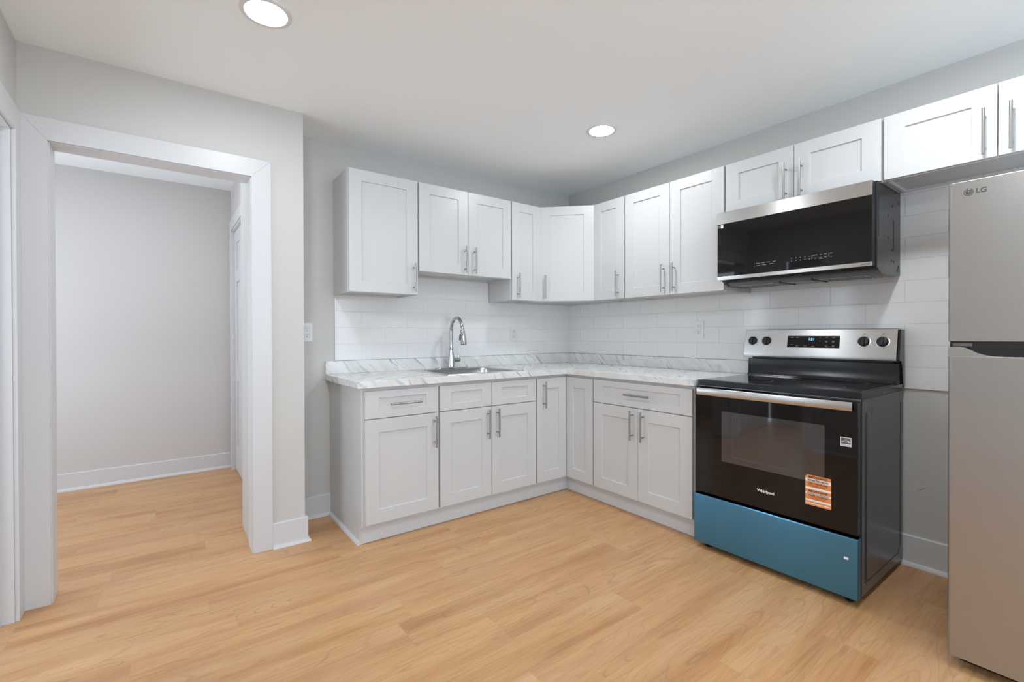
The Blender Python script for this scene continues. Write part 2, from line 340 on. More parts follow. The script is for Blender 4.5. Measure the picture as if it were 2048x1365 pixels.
# casings (flat boards, mitred at the right of the hall opening)
T = .014
def casing(bmx, x0, x1, z, wl, wr, wt, y, t, mitre=True):
    # three boards around an opening in local x-z, front at y-t
    bmx.prism([(x0-wl, 0), (x0, 0), (x0, z), (x0-wl, z+wt)], 1, y-t, y)
    bmx.prism([(x1, 0), (x1+wr, 0), (x1+wr, z+wt), (x1, z)], 1, y-t, y)
    bmx.prism([(x0, z), (x1, z), (x1+wr, z+wt), (x0-wl, z+wt)], 1, y-t, y)
t1 = MB(); casing(t1, OX0, OX1, OZ, .083, .094, .096, YP, T)
struct(t1.build('trim_1', M['trim'], bevel=.0012), 'white flat casing around the hall opening')
j1 = MB(); j1.box(OX0-.016, OX0+.004, YP, -.2, 0, OZ+.0); j1.box(OX1-.004, OX1+.016, YP, -.2, 0, OZ); j1.box(OX0-.016, OX1+.016, YP, -.2, OZ-.004, OZ+.016)
jb = j1
struct(jb.build('trim_2', M['trim'], bevel=.001), 'white jamb of the hall opening')
t3 = MB()
def cas_left(bx):
    for poly in ([(LY1, 0), (YP-T, 0), (YP-T, LZ+.1), (LY1, LZ)], [(LY0-.094, 0), (LY0, 0), (LY0, LZ), (LY0-.094, LZ+.1)], [(LY0, LZ), (LY1, LZ), (YP-T, LZ+.1), (LY0-.094, LZ+.1)]):
        bx.prism(poly, 0, XL, XL+T)
cas_left(t3); struct(t3.build('trim_3', M['trim'], bevel=.0012), 'white casing of the opening in the left wall')
j2 = MB(); j2.box(XL-.115, XL, LY1-.004, LY1+.004, 0, LZ); j2.box(XL-.115, XL, LY0-.004, LY0+.004, 0, LZ); j2.box(XL-.115, XL, LY0, LY1, LZ-.004, LZ+.004)
j2.box(XL-.075, XL-.04, LY1-.016, LY1-.004, 0, LZ)
struct(j2.build('trim_4', M['trim'], bevel=.001), 'white jamb of the opening in the left wall')
# hall door and its casing in the hall's right wall
t5 = MB()
for poly in ([(HD0-.09, 0), (HD0, 0), (HD0, HDZ), (HD0-.09, HDZ+.09)], [(HD1, 0), (HD1+.09, 0), (HD1+.09, HDZ+.09), (HD1, HDZ)], [(HD0, HDZ), (HD1, HDZ), (HD1+.09, HDZ+.09), (HD0-.09, HDZ+.09)]):
    t5.prism(poly, 0, HX-.014, HX)
t5.box(HX-.004, HX+.06, HD1-.014, HD1, 0, HDZ); t5.box(HX-.004, HX+.06, HD0, HD0+.014, 0, HDZ); t5.box(HX-.004, HX+.06, HD0, HD1, HDZ-.014, HDZ)
struct(t5.build('trim_5', M['trim'], bevel=.001), 'white casing of the hall door')
dd = MB(); y0, y1, x0 = HD0+.016, HD1-.016, HX+.014
dd.box(x0+.008, x0+.04, y0, y1, .008, HDZ-.016)
ws = (y0, y0+.11, (y0+y1)/2-.05, (y0+y1)/2+.05, y1-.11, y1)
for a, b2 in ((0, 1), (2, 3), (4, 5)): dd.box(x0, x0+.008, ws[a], ws[b2], .008, HDZ-.016)
for z0, z1 in ((.008, .22), (.78, .92), (1.62, 1.72), (1.95, HDZ-.016)):
    dd.box(x0+.0004, x0+.008, ws[1], ws[2], z0, z1); dd.box(x0+.0004, x0+.008, ws[3], ws[4], z0, z1)
d1 = struct(dd.build('door_1', M['trim'], bevel=.0015), 'white panelled door in the hall')

# baseboards with shoe moulding
def board_poly(t, h): return [(0, 0), (-t-.014, 0), (-t-.012, .010), (-t-.006, .017), (-t, .020), (-t, h-.004), (-t+.004, h), (0, h)]
BT = .014
bb = MB(); bb.prism(board_poly(BT, .138), 0, -2.377+.0, -2.147)
struct(bb.build('baseboard_back', M['trim'], smooth=True), 'short white baseboard beside the sink run')
bb = MB(); XR = -2.377; L_ = []
for ex, ey, f in ((OX1+.094, 0, 0), (XR, 0, 1), (XR, 1, 2)):
    ring = []
    for o_, h_ in board_poly(BT, .138):
        o_ = -o_
        ring.append((ex, YP-o_, h_) if f == 0 else ((XR+o_, YP-o_, h_) if f == 1 else (XR+o_, -.0005, h_)))
    L_.append([bb.bm.verts.new(p) for p in ring])
for A, B in zip(L_, L_[1:]):
    for k_ in range(len(A)): bb.bm.faces.new([A[k_], A[(k_+1) % len(A)], B[(k_+1) % len(A)], B[k_]])
bb.bm.faces.new(L_[0]); bb.bm.faces.new(L_[-1])
struct(bb.build('baseboard_partition', M['trim'], smooth=True), 'white baseboard wrapping the wall end beside the hall opening')
bb = MB(); bb.prism([(p[0], p[1]) for p in board_poly(BT, .152)], 1, YB, -1.70)
struct(bb.build('baseboard_right', M['trim'], smooth=True), 'white baseboard between range and refrigerator')
bb = MB(); bb.prism([(HY+p[0], p[1]) for p in board_poly(BT, .130)], 0, -4.6, HX-.0)
struct(bb.build('baseboard_hall_back', M['trim'], smooth=True), 'white baseboard along the hall')
bb = MB(); bb.prism([(HX+p[0], p[1]) for p in board_poly(BT, .130)], 1, .12, HD0-.09)
struct(bb.build('baseboard_hall_right', M['trim'], smooth=True))
bb = MB(); bb.prism([(XL-p[0], p[1]) for p in board_poly(BT, .138)], 1, YB, LY0-.094)
struct(bb.build('baseboard_left', M['trim'], smooth=True))

# ------------------------------------------------------------------ recessed lamps
def lamp(x, y, label, m, group='recessed ceiling lights', zc=None, r=.074, rx=1.0):
    z = (ch(x, y) if zc is None else zc)
    t = thing('recessed_light', label, 'ceiling light', (x, y, z), 0, group)
    tr = MB(); n = 48
    prof = [(r, -.001), (r+.001, -.006), (r+.010, -.007), (r+.018, -.004), (r+.020, 0), (r+.020, .004), (r, .004)]
    rings = [[tr.bm.verts.new((p[0]*math.cos(2*PI*k/n), p[0]*math.sin(2*PI*k/n), p[1])) for k in range(n)] for p in prof]
    for a, b_ in zip(rings, rings[1:] + rings[:1]):
        for k in range(n): tr.bm.faces.new([a[k], a[(k+1) % n], b_[(k+1) % n], b_[k]])
    tr.build('trim_ring', M['plastic'], t, smooth=True)
    d = MB(); d.lathe([(r, .0005), (r, -.0035), (r*.6, -.0055), (r*.1, -.006)], n=48); d.build('diffuser', m, t, smooth=True)
    return t
lamp(-2.690, -1.126, 'round white recessed ceiling light nearer the left wall', M['led'])
lamp(-.820, -1.154, 'round white recessed ceiling light above the floor near the wall cabinets', M['led'])
lamp(-2.690, -2.80, 'round recessed ceiling light added out of view, over the spot where the viewer stands', M['ledrear'])  # unseen lamp added for brightness, extending the ceiling grid
lamp(-.86, -2.80, 'round recessed ceiling light in front of the refrigerator', M['ledrear'])
lamp(-3.15, .55, 'round recessed light in the hall ceiling', M['ledhall'], zc=HC)

# ------------------------------------------------------------------ cabinet kit (local: x along the wall, front faces -y)
def bar_handle(parent, x, z, y, horiz=False, L=.187, r=.0058, so=.034):
    h = MB()
    if horiz:
        h.cyl((x-L/2, y-so, z), (x+L/2, y-so, z), r, n=20)
        for s_ in (-1, 1): h.cyl((x+s_*.064, y, z), (x+s_*.064, y-so, z), .0042, n=14)
    else:
        h.cyl((x, y-so, z-L/2), (x, y-so, z+L/2), r, n=20)
        for s_ in (-1, 1): h.cyl((x, y, z+s_*.064), (x, y-so, z+s_*.064), .0042, n=14)
    return h.build('handle', M['nickel'], parent, smooth=True)
def shaker(name, parent, x0, x1, z0, z1, yf, rx=.076, rz=.068, t=.020, m=None, dep=.008):
    """framed door with a recessed flat panel; front face at y = yf"""
    b_ = MB(); bm = b_.bm
    def loop(xa, xb, za, zb, y): return [bm.verts.new(p) for p in ((xa, y, za), (xb, y, za), (xb, y, zb), (xa, y, zb))]
    A = loop(x0, x1, z0, z1, yf+t); B = loop(x0, x1, z0, z1, yf); C = loop(x0+rx, x1-rx, z0+rz, z1-rz, yf); D = loop(x0+rx+.001, x1-rx-.001, z0+rz+.001, z1-rz-.001, yf+dep)
    bm.faces.new(A)
    for P, Q in ((A, B), (B, C), (C, D)):
        for i in range(4): bm.faces.new([P[i], P[(i+1) % 4], Q[(i+1) % 4], Q[i]])
    bm.faces.new(D)
    return b_.build(name, m or M['cab'], parent, bevel=.0012)
ZB, ZT, ZS, ZG = 1.430, 2.181, 1.587, 1.882
DU = .322
def wall_cabinet(x, w, zb, label, doors, group, right=False, hside=None, hz=None, bare=()):
    loc = (0, x, 0) if right else (x, 0, 0)
    t = thing('wall_cabinet', label, 'cabinet', loc, RIGHT if right else 0, group)
    t.location.z = zb; H = ZT - zb; d = DU-.021
    b_ = MB(); th = .016
    b_.box(.0015, th, -d+.019, 0, 0, H); b_.box(w-th, w-.0015, -d+.019, 0, 0, H); b_.box(th, w-th, -.012, 0, .0, H); b_.box(th, w-th, -d+.019, -.012, .014, .026); b_.box(th, w-th, -d+.019, -.012, H-.014, H)
    b_.build('body', M['cab'], t, bevel=.0008)
    f = MB(); f.box(.0005, .038, -d, -d+.019, 0, H); f.box(w-.038, w-.0005, -d, -d+.019, 0, H); f.box(.038, w-.038, -d, -d+.019, 0, .038); f.box(.038, w-.038, -d, -d+.019, H-.038, H)
    f.build('face_frame', M['cab'], t, bevel=.0008)
    g = .0055
    if doors == 1:
        D = [shaker('door', t, g, w-g, .003, H-.003, -DU, rx=min(.076, w*.27))]
    else:
        mid = w/2 if doors == 2 else doors
        D = [shaker('door', t, g, mid-.0014, .003, H-.003, -DU), shaker('door', t, mid+.0014, w-g, .003, H-.003, -DU)]
    for dd_, hx in zip(D, hside): bar_handle(dd_, hx, (hz if hz else .113), -DU)
    return t
GW = 'white shaker wall cabinets'
# sink wall, left to right
wall_cabinet(-2.124, .457, ZB, 'tall single-door white wall cabinet at the left end above the countertop end', 1, GW, hside=[2.124-1.703])
wall_cabinet(-1.667, .765, ZS, 'short two-door white wall cabinet above the sink and faucet', 2, GW, hside=[1.667-1.315, 1.667-1.236], hz=.107)
wall_cabinet(-.902, .292, ZB, 'narrow single-door white wall cabinet between the short sink cabinet and the corner cabinet', 1, GW, hside=[.902-.847])
# range wall, corner outward
wall_cabinet(-.610, .310, ZB, 'narrow single-door white wall cabinet right of the angled corner cabinet', 1, GW, True, hside=[.864-.61])
wall_cabinet(-.920, .759, ZB, 'tall two-door white wall cabinet left of the microwave', 2, GW, True, hside=[1.257-.92, 1.337-.92])
wall_cabinet(-1.679, .766, ZG, 'short two-door white wall cabinet directly above the microwave', 2, GW, True, hside=[2.025-1.679, 2.101-1.679], hz=.107)
wall_cabinet(-2.445, .762, ZG, 'short two-door white wall cabinet above the refrigerator', .377, GW, True, hside=[2.785-2.445, 2.862-2.445], hz=.107)
# angled corner wall cabinet
t = thing('corner_wall_cabinet', 'angled single-door white wall cabinet in the room corner', 'cabinet', (0, 0, ZB), 0, GW)
H = ZT-ZB; a = DU-.021
b_ = MB(); P5 = [(0, 0), (-.609, 0), (-.609, -a), (-a, -.609), (0, -.609)]
b_.prism(P5, 2, .014, .030); b_.prism(P5, 2, H-.016, H)
b_.box(-.609, -.593, -a, 0, 0, H); b_.box(-a, 0, -.609, -.593, 0, H); b_.box(-.593, 0, -.012, 0, 0, H); b_.box(-.012, 0, -.593, -.012, 0, H)
b_.build('body', M['cab'], t, bevel=.0008)
dl = math.hypot(.609-a, .609-a)
Rm = Matrix.Translation((-.609, -a, 0)) @ Matrix.Rotation(-PI/4, 4, 'Z')
def inrot(o): o.data.transform(Rm); return o
ff = MB(); ff.box(0, .03, -.0, .016, 0, H); ff.box(dl-.03, dl, 0, .016, 0, H); ff.box(.03, dl-.03, 0, .016, 0, .038); ff.box(.03, dl-.03, 0, .016, H-.038, H)
inrot(ff.build('face_frame', M['cab'], t, bevel=.0008))
cd = inrot(shaker('door', t, .008, dl-.008, .003, H-.003, -.021))
inrot(bar_handle(cd, .052, .113, -.021))

# base cabinets
DB, DK, CB = .629, .577, .876       # door face, toe-kick face, carcass top
GB = 'white shaker base cabinets'
def base_body(t, x0, x1, left_end=False, kick=True):
    b_ = MB(); d = DB-.021
    for bx_ in ((x0+.0005, x0+.016, -d+.019, -.002, .1, CB-.004), (x1-.016, x1-.0005, -d+.019, -.002, .1, CB-.004), (x0+.016, x1-.016, -d+.019, -.002, .1, .116), (x0+.016, x1-.016, -.012, -.002, .116, CB-.004)): b_.box(*bx_)
    b_.build('body', M['cab'], t)
    f = MB(); f.box(x0, x0+.038, -d, -d+.019, .1, CB-.004); f.box(x1-.038, x1, -d, -d+.019, .1, CB-.004)
    f.box(x0+.038, x1-.038, -d, -d+.019, .1, .138); f.box(x0+.038, x1-.038, -d, -d+.019, CB-.042, CB-.004); f.box(x0+.038, x1-.038, -d, -d+.019, .68, .718)
    f.build('face_frame', M['cab'], t, bevel=.0008)
    if kick:
        k = MB(); k.box(x0, x1, -DK, -DK+.012, 0.002, .1); k.build('toe_kick', M['kick'], t, bevel=.0006)
def base_unit(x, w, label, right=False, kind='drawer', hd=None, hh=None, ends=False, mid=None):
    t = thing('base_cabinet', label, 'cabinet', (0, x, 0) if right else (x, 0, 0), RIGHT if right else 0, GB)
    base_body(t, 0, w)
    g = .006; z1 = .8565; zs = .701
    mid = mid or w/2
    if kind == 'drawer':
        dr = shaker('drawer', t, g, w-g, zs+.0025, z1, -DB, rz=.040, rx=.078)
        bar_handle(dr, hh, .780, -DB, True, L=.192)
    elif kind == 'wide':
        dr = shaker('drawer', t, g, w-g, zs+.0025, z1, -DB, rz=.040, rx=.078); bar_handle(dr, hh, .782, -DB, True, L=.192)
    else:
        shaker('drawer_front', t, g, mid-.0014, zs+.0025, z1, -DB, rz=.040, rx=.078); shaker('drawer_front', t, mid+.0014, w-g, zs+.0025, z1, -DB, rz=.040, rx=.078)
    if kind == 'drawer':
        d_ = shaker('door', t, g, w-g, .117, zs-.0025, -DB, rz=.075); bar_handle(d_, hd[0], .589, -DB)
    else:
        d_ = shaker('door', t, g, mid-.0014, .117, zs-.0025, -DB, rz=.075); bar_handle(d_, hd[0], .591, -DB)
        d_ = shaker('door', t, mid+.0014, w-g, .117, zs-.0025, -DB, rz=.075); bar_handle(d_, hd[1], .591, -DB)
    return t
c1_ = base_unit(-2.139, .458, 'white base cabinet, one drawer over one door, at the left end of the sink run', hd=[2.139-1.717], hh=2.139-1.902)
ep = MB(); ep.prism([(0, 0), (-DK, 0), (-DK, .1), (-DB+.022, .1), (-DB+.022, CB-.004), (0, CB-.004)], 0, -.010, -.0005)
ep.build('end_panel', M['cab'], c1_, bevel=.0008)
sm_ = MB(); sm_.prism([(-.010, 0), (-.026, 0), (-.025, .008), (-.020, .015), (-.010, .019)], 1, -DK-.002, -.018); sm_.build('shoe_molding', M['trim'], c1_, smooth=True)
base_unit(-1.681, .767, 'white two-door base cabinet with two false drawer fronts under the sink', kind='sink', hd=[1.681-1.332, 1.681-1.257], mid=1.681-1.296)
base_unit(-.898, .765, 'white base cabinet with one wide drawer over two doors beside the range', True, kind='wide', hd=[1.243-.898, 1.325-.898], hh=1.288-.898)
# corner base cabinet (L-shaped, two narrow doors meeting in the corner)
t = thing('corner_base_cabinet', 'white corner base cabinet with two narrow doors meeting at the inside corner', 'cabinet', (0, 0, 0), 0, GB)
d = DB-.021
b_ = MB(); b_.prism([(-.003, -.003), (-.9135, -.003), (-.9135, -d), (-d, -d), (-d, -.8975), (-.003, -.8975)], 2, .1, CB-.004); b_.build('body', M['cab'], t)
k = MB(); k.prism([(-.914, -DK), (-DK, -DK), (-DK, -.898), (-DK+.012, -.898), (-DK+.012, -DK+.012), (-.914, -DK+.012)], 2, .002, .1); k.build('toe_kick', M['kick'], t, bevel=.0006)
d_ = shaker('door', t, -.908, -DB-.0015, .117, .8565, -DB, rx=.070, rz=.075); bar_handle(d_, -.854, .741, -DB)
d_ = shaker('door', t, DB+.0015, .892, .117, .8565, -DB, rx=.070, rz=.075); d_.data.transform(Matrix.Rotation(RIGHT, 4, 'Z'))

# ------------------------------------------------------------------ countertop
t = thing('countertop', 'L-shaped grey-veined white marble-look countertop with a low upstand', 'countertop', (0, 0, CB), 0)
OV, CLX, CRY = .643, -2.178, -1.678
SX0, SX1, SY0, SY1 = -1.600, -.995, -.575, -.050      # sink cut-out
b_ = MB(); bm = b_.bm; h = .914-CB
xs = sorted({CLX, SX0, SX1, -OV, 0}); ys = sorted({0, SY1, SY0, -OV, CRY})
def inside(x, y):
    if SX0 < x < SX1 and SY0 < y < SY1: return False
    return (y > -OV) or (x > -OV)
vt = {}
def V(x, y, z):
    k_ = (round(x, 4), round(y, 4), z)
    if k_ not in vt: vt[k_] = bm.verts.new((x, y, z))
    return vt[k_]
cells = [(i, j) for i in range(len(xs)-1) for j in range(len(ys)-1) if inside((xs[i]+xs[i+1])/2, (ys[j]+ys[j+1])/2)]
cs = set(cells)
for i, j in cells:
    x0_, x1_, y0_, y1_ = xs[i], xs[i+1], ys[j], ys[j+1]
    bm.faces.new([V(x0_, y0_, h), V(x1_, y0_, h), V(x1_, y1_, h), V(x0_, y1_, h)]); bm.faces.new([V(x0_, y1_, 0), V(x1_, y1_, 0), V(x1_, y0_, 0), V(x0_, y0_, 0)])
    for (di, dj, p, q_) in ((-1, 0, (x0_, y1_), (x0_, y0_)), (1, 0, (x1_, y0_), (x1_, y1_)), (0, -1, (x0_, y0_), (x1_, y0_)), (0, 1, (x1_, y1_), (x0_, y1_))):
        if (i+di, j+dj) not in cs: bm.faces.new([V(*p, 0), V(*q_, 0), V(*q_, h), V(*p, h)])
b_.build('worktop', M['marble'], t, bevel=.002)
u = MB(); hz_ = .998-CB
u.prism([(CLX, -.020), (-.020, -.020), (-.020, CRY), (0, CRY), (0, 0), (CLX, 0)], 2, h+.0002, hz_); u.build('upstand', M['marble'], t, bevel=.002)

# ------------------------------------------------------------------ tile backsplashes
tb = MB(); tb.box(-2.115, -1.668, -.008, -.0004, 1.0, ZB); tb.box(-1.668, -.904, -.008, -.0004, 1.0, ZS-.0); tb.box(-.904, -.008, -.008, -.0004, 1.0, ZB)
tag(tb.build('tile_backsplash', M['tile_x']), 'glossy white subway tile backsplash behind the faucet', 'backsplash')
tb = MB(); tb.box(-.008, -.0004, -1.679, -.0004, 1.0, ZB); tb.box(-.008, -.0004, -3.3, -1.6792, .891, ZG)
tag(tb.build('tile_backsplash', M['tile_y']), 'glossy white subway tile backsplash behind the range and refrigerator', 'backsplash')

# ------------------------------------------------------------------ outlets
def outlet(loc, rz, label, w=.070, h=.118, rect=(.034, .068)):
    t = thing('wall_outlet', label, 'outlet', loc, rz, 'duplex wall outlets')
    p_ = MB(); p_.box(-w/2, w/2, -.006, 0, -h/2, h/2); pl = p_.build('cover_plate', M['plastic'], t, bevel=.002)
    r_ = MB(); r_.box(-rect[0]/2, rect[0]/2, -.0085, -.0055, -rect[1]/2, rect[1]/2); rc = r_.build('receptacle', M['plastic'], t, bevel=.001)
    g_ = MB()
    e_ = .0011
    for (a0, a1, b0, b1) in ((-rect[0]/2-e_, -rect[0]/2, -rect[1]/2, rect[1]/2), (rect[0]/2, rect[0]/2+e_, -rect[1]/2, rect[1]/2), (-rect[0]/2, rect[0]/2, rect[1]/2, rect[1]/2+e_), (-rect[0]/2, rect[0]/2, -rect[1]/2-e_, -rect[1]/2)):
        g_.box(a0, a1, -.0066, -.0058, b0, b1)
    g_.build('gap_line', M['grey'], t)
    s_ = MB()
    for z in (-.019, .019):
        s_.box(-.0075, -.0052, -.0090, -.0084, z-.001, z+.008); s_.box(.0052, .0075, -.0090, -.0084, z-.001, z+.007); s_.cyl((0, -.0090, z-.0085), (0, -.0084, z-.0085), .0028, n=12)
    s_.build('socket_slots', M['slot'], rc)
outlet((-2.287, 0, 1.187), 0, 'white duplex wall outlet on the grey wall beside the wall end')
outlet((-.651, -.008, 1.173), 0, 'white duplex wall outlet on the tile right of the faucet')
outlet((-.008, -1.322, 1.204), RIGHT, 'white duplex wall outlet on the tile left of the range')

# ------------------------------------------------------------------ sink and faucet
t = thing('kitchen_sink', 'stainless steel drop-in sink set in the countertop', 'sink', (0, 0, .914))
X0, X1, Y0, Y1 = -1.612, -.982, -.585, -.036
def rrect(x0, x1, y0, y1, r, z, n=6):
    P = []
    for cx, cy, a0 in ((x1-r, y1-r, 0), (x0+r, y1-r, PI/2), (x0+r, y0+r, PI), (x1-r, y0+r, 1.5*PI)):
        for k_ in range(n+1): a_ = a0 + PI/2*k_/n; P.append((cx+r*math.cos(a_), cy+r*math.sin(a_), z))
    return P
def loft(b_, loops, cap0=False, cap1=True):
    L = [[b_.bm.verts.new(p) for p in lp] for lp in loops]; n_ = len(L[0])
    for A, B in zip(L, L[1:]):
        for k_ in range(n_): b_.bm.faces.new([A[k_], A[(k_+1) % n_], B[(k_+1) % n_], B[k_]])
    if cap0: b_.bm.faces.new(L[0][::-1])
    if cap1: b_.bm.faces.new(L[-1])
BX0, BX1, BY0, BY1 = X0+.040, X1-.040, Y0+.035, Y1-.105
s_ = MB(); loft(s_, [rrect(X0, X1, Y0, Y1, .02, .0002), rrect(X0+.002, X1-.002, Y0+.002, Y1-.002, .02, .003), rrect(X0+.010, X1-.010, Y0+.010, Y1-.010, .02, .0048), rrect(BX0-.004, BX1+.004, BY0-.004, BY1+.004, .06, .004), rrect(BX0, BX1, BY0, BY1, .055, .0)], cap1=False)
s_.build('rim', M['sink'], t, smooth=True)
s_ = MB(); loft(s_, [rrect(BX0, BX1, BY0, BY1, .055, .0), rrect(BX0+.004, BX1-.004, BY0+.004, BY1-.004, .055, -.02), rrect(BX0+.012, BX1-.012, BY0+.012, BY1-.012, .055, -.155), rrect(BX0+.03, BX1-.03, BY0+.03, BY1-.03, .05, -.175)])
s_.build('basin', M['sink'], t, smooth=True)
s_ = MB(); s_.lathe([(.042, 0), (.044, .002), (.038, .003), (.02, .0015), (.004, .0015)], ((BX0+BX1)/2, (BY0+BY1)/2, -.175)); s_.build('drain', M['chrome'], t, smooth=True)

FX, FY = -1.294, -.090
t = thing('kitchen_faucet', 'chrome gooseneck pull-down faucet standing on the sink rim', 'faucet', (FX, FY, .9185))
s_ = MB(); loft(s_, [[(p[0], p[1], z) for p in rrect(-.133, .133, -.030, .030, .029, z, 10)] for z in (0, .004)] + [rrect(-.130, .130, -.027, .027, .026, .008, 10)], cap0=True)
s_.build('deck_plate', M['chrome'], t, smooth=True)
s_ = MB(); s_.lathe([(.0285, .006), (.030, .010), (.0285, .018), (.027, .03), (.024, .07), (.019, .11), (.0165, .13), (.0165, .152), (.0135, .156)]); s_.build('body', M['chrome'], t, smooth=True)
R_ = .083; zc_ = .270
pts = [(0, 0, .152), (0, 0, .22), (0, 0, zc_)]
for k_ in range(1, 19):
    a_ = PI*k_/18*.97; pts.append((0, -R_+R_*math.cos(a_), zc_+R_*1.25*math.sin(a_)))
s_ = MB(); s_.tube(pts, .0128, 20); s_.build('spout', M['chrome'], t, smooth=True)
e0 = Vector(pts[-1]); dr_ = Vector((0, -.16, -1)).normalized()
s_ = MB(); s_.tube([e0+dr_*-.004, e0, e0+dr_*.03, e0+dr_*.075, e0+dr_*.098, e0+dr_*.100], [.0135, .0155, .0175, .0215, .0228, .021], 24); sp = s_.build('spray_head', M['chrome'], t, smooth=True)
s_ = MB(); s_.tube([e0+dr_*.0999, e0+dr_*.101], [.018, .018], 20); s_.build('nozzle', M['dark'], sp, smooth=True)
s_ = MB(); o_ = e0+dr_*.05+Vector((-.018, .010, 0)); s_.tube([o_+Vector((0, 0, .022)), o_+Vector((-.003, 0, 0)), o_+Vector((-.004, 0, -.022))], [.004, .0055, .004], 12); s_.build('spray_button', M['dark'], sp, smooth=True)
s_ = MB(); s_.cyl((.016, 0, .062), (.070, 0, .062), .0165, n=24); s_.cyl((.070, 0, .062), (.076, 0, .062), .0165, .012, n=24); lh = s_.build('lever_hub', M['chrome'], t, smooth=True)
s_ = MB(); s_.tube([(.062, 0, .070), (.066, 0, .10), (.069, 0, .142)], [.006, .0052, .0048], 14); s_.build('lever', M['chrome'], t, smooth=True)

# ------------------------------------------------------------------ range (local: x along wall from its left side, front faces -y)
RY0, RY1 = -1.697, -2.459; RW = RY0-RY1
t = thing('electric_range', 'freestanding stainless and black electric range with blue-filmed drawer', 'stove', (0, RY0, 0), RIGHT)
b_ = MB(); b_.box(.004, RW-.004, -.605, -.035, .03, .885)
body = b_.build('body', M['side'], t, bevel=.004)
g_ = MB()
for yy, z0_, z1_ in ((-.575, .08, .82), (-.560, .095, .83)): g_.tube([(RW-.0038, yy, z1_), (RW-.0035, yy, z0_), (RW-.0038, yy+.02, z0_-.01)], .0016, 8)
g_.tube([(RW-.0038, -.555, .08), (RW-.0038, -.115, .08), (RW-.0038, -.075, .12), (RW-.0038, -.075, .83)], .0014, 8)
g_.box(RW-.0045, RW-.0032, -.49, -.487, .80, .85)
g_.build('side_groove', M['dark'], t, smooth=True)
ff_ = MB(); ff_.box(.006, RW-.006, -.628, -.605, .031, .884); ff_.build('front_frame', M['dark'], t, bevel=.002)
for fx_, fy_ in ((.050, -.612), (RW-.050, -.612), (.045, -.09), (RW-.045, -.09)):
    f_ = MB(); f_.lathe([(.017, 0), (.018, .004), (.015, .008), (.010, .010), (.009, .031)], (fx_, fy_, 0), n=20); f_.build('foot', M['dark'], t, smooth=True)
# cooktop
c_ = MB(); c_.box(0, RW, -.636, -.045, .886, .917); ck = c_.build('cooktop', M['blk'], t, bevel=.0028, segs=2)
c_ = MB(); loft(c_, [[(p[0], p[1], .9166) for p in rrect(.012, RW-.012, -.622, -.100, .012, 0)], [(p[0], p[1], .9182) for p in rrect(.013, RW-.013, -.621, -.101, .012, 0)]]); c_.build('cooktop_glass', M['cookglass'], t)
for (bx, by, br_) in ((.20, -.47, .115), (.56, -.47, .085), (.20, -.22, .080), (.56, -.22, .105)):
    c_ = MB(); n_ = 64
    rr_ = [[c_.bm.verts.new((bx+q_*math.cos(2*PI*k_/n_), by+q_*math.sin(2*PI*k_/n_), z_)) for k_ in range(n_)] for q_, z_ in ((br_, .9182), (br_, .9185), (br_+.0015, .9185), (br_+.0015, .9182))]
    for A, B in zip(rr_, rr_[1:] + rr_[:1]):
        for k_ in range(n_): c_.bm.faces.new([A[k_], A[(k_+1) % n_], B[(k_+1) % n_], B[k_]])
    c_.build('burner_ring', M['dkgrey'], ck)
# backguard
g_ = MB(); g_.prism([(-.100, .917), (-.088, .935), (-.083, 1.020), (-.030, 1.020), (-.030, .917)], 0, .006, RW-.006); g_.build('backguard_base', M['blk'], t, bevel=.003)
g_ = MB(); g_.box(.03, RW-.03, -.080, -.034, 1.018, 1.036); g_.build('vent_gap', M['dark'], t)
cp = MB(); cp.prism([(-.128, 1.031), (-.130, 1.036), (-.129, 1.052), (-.098, 1.193), (-.092, 1.196), (-.034, 1.196), (-.034, 1.031)], 0, -.001, RW-.008)
cpo = cp.build('control_panel', M['steel'], t, bevel=.0015)
ec = MB(); ec.prism([(-.118, 1.036), (-.090, 1.190), (-.026, 1.190), (-.020, .900), (-.05, .900), (-.07, 1.0), (-.085, 1.03)], 0, RW-.008, RW+.002); ec.build('end_cap', M['blk'], t, bevel=.002)
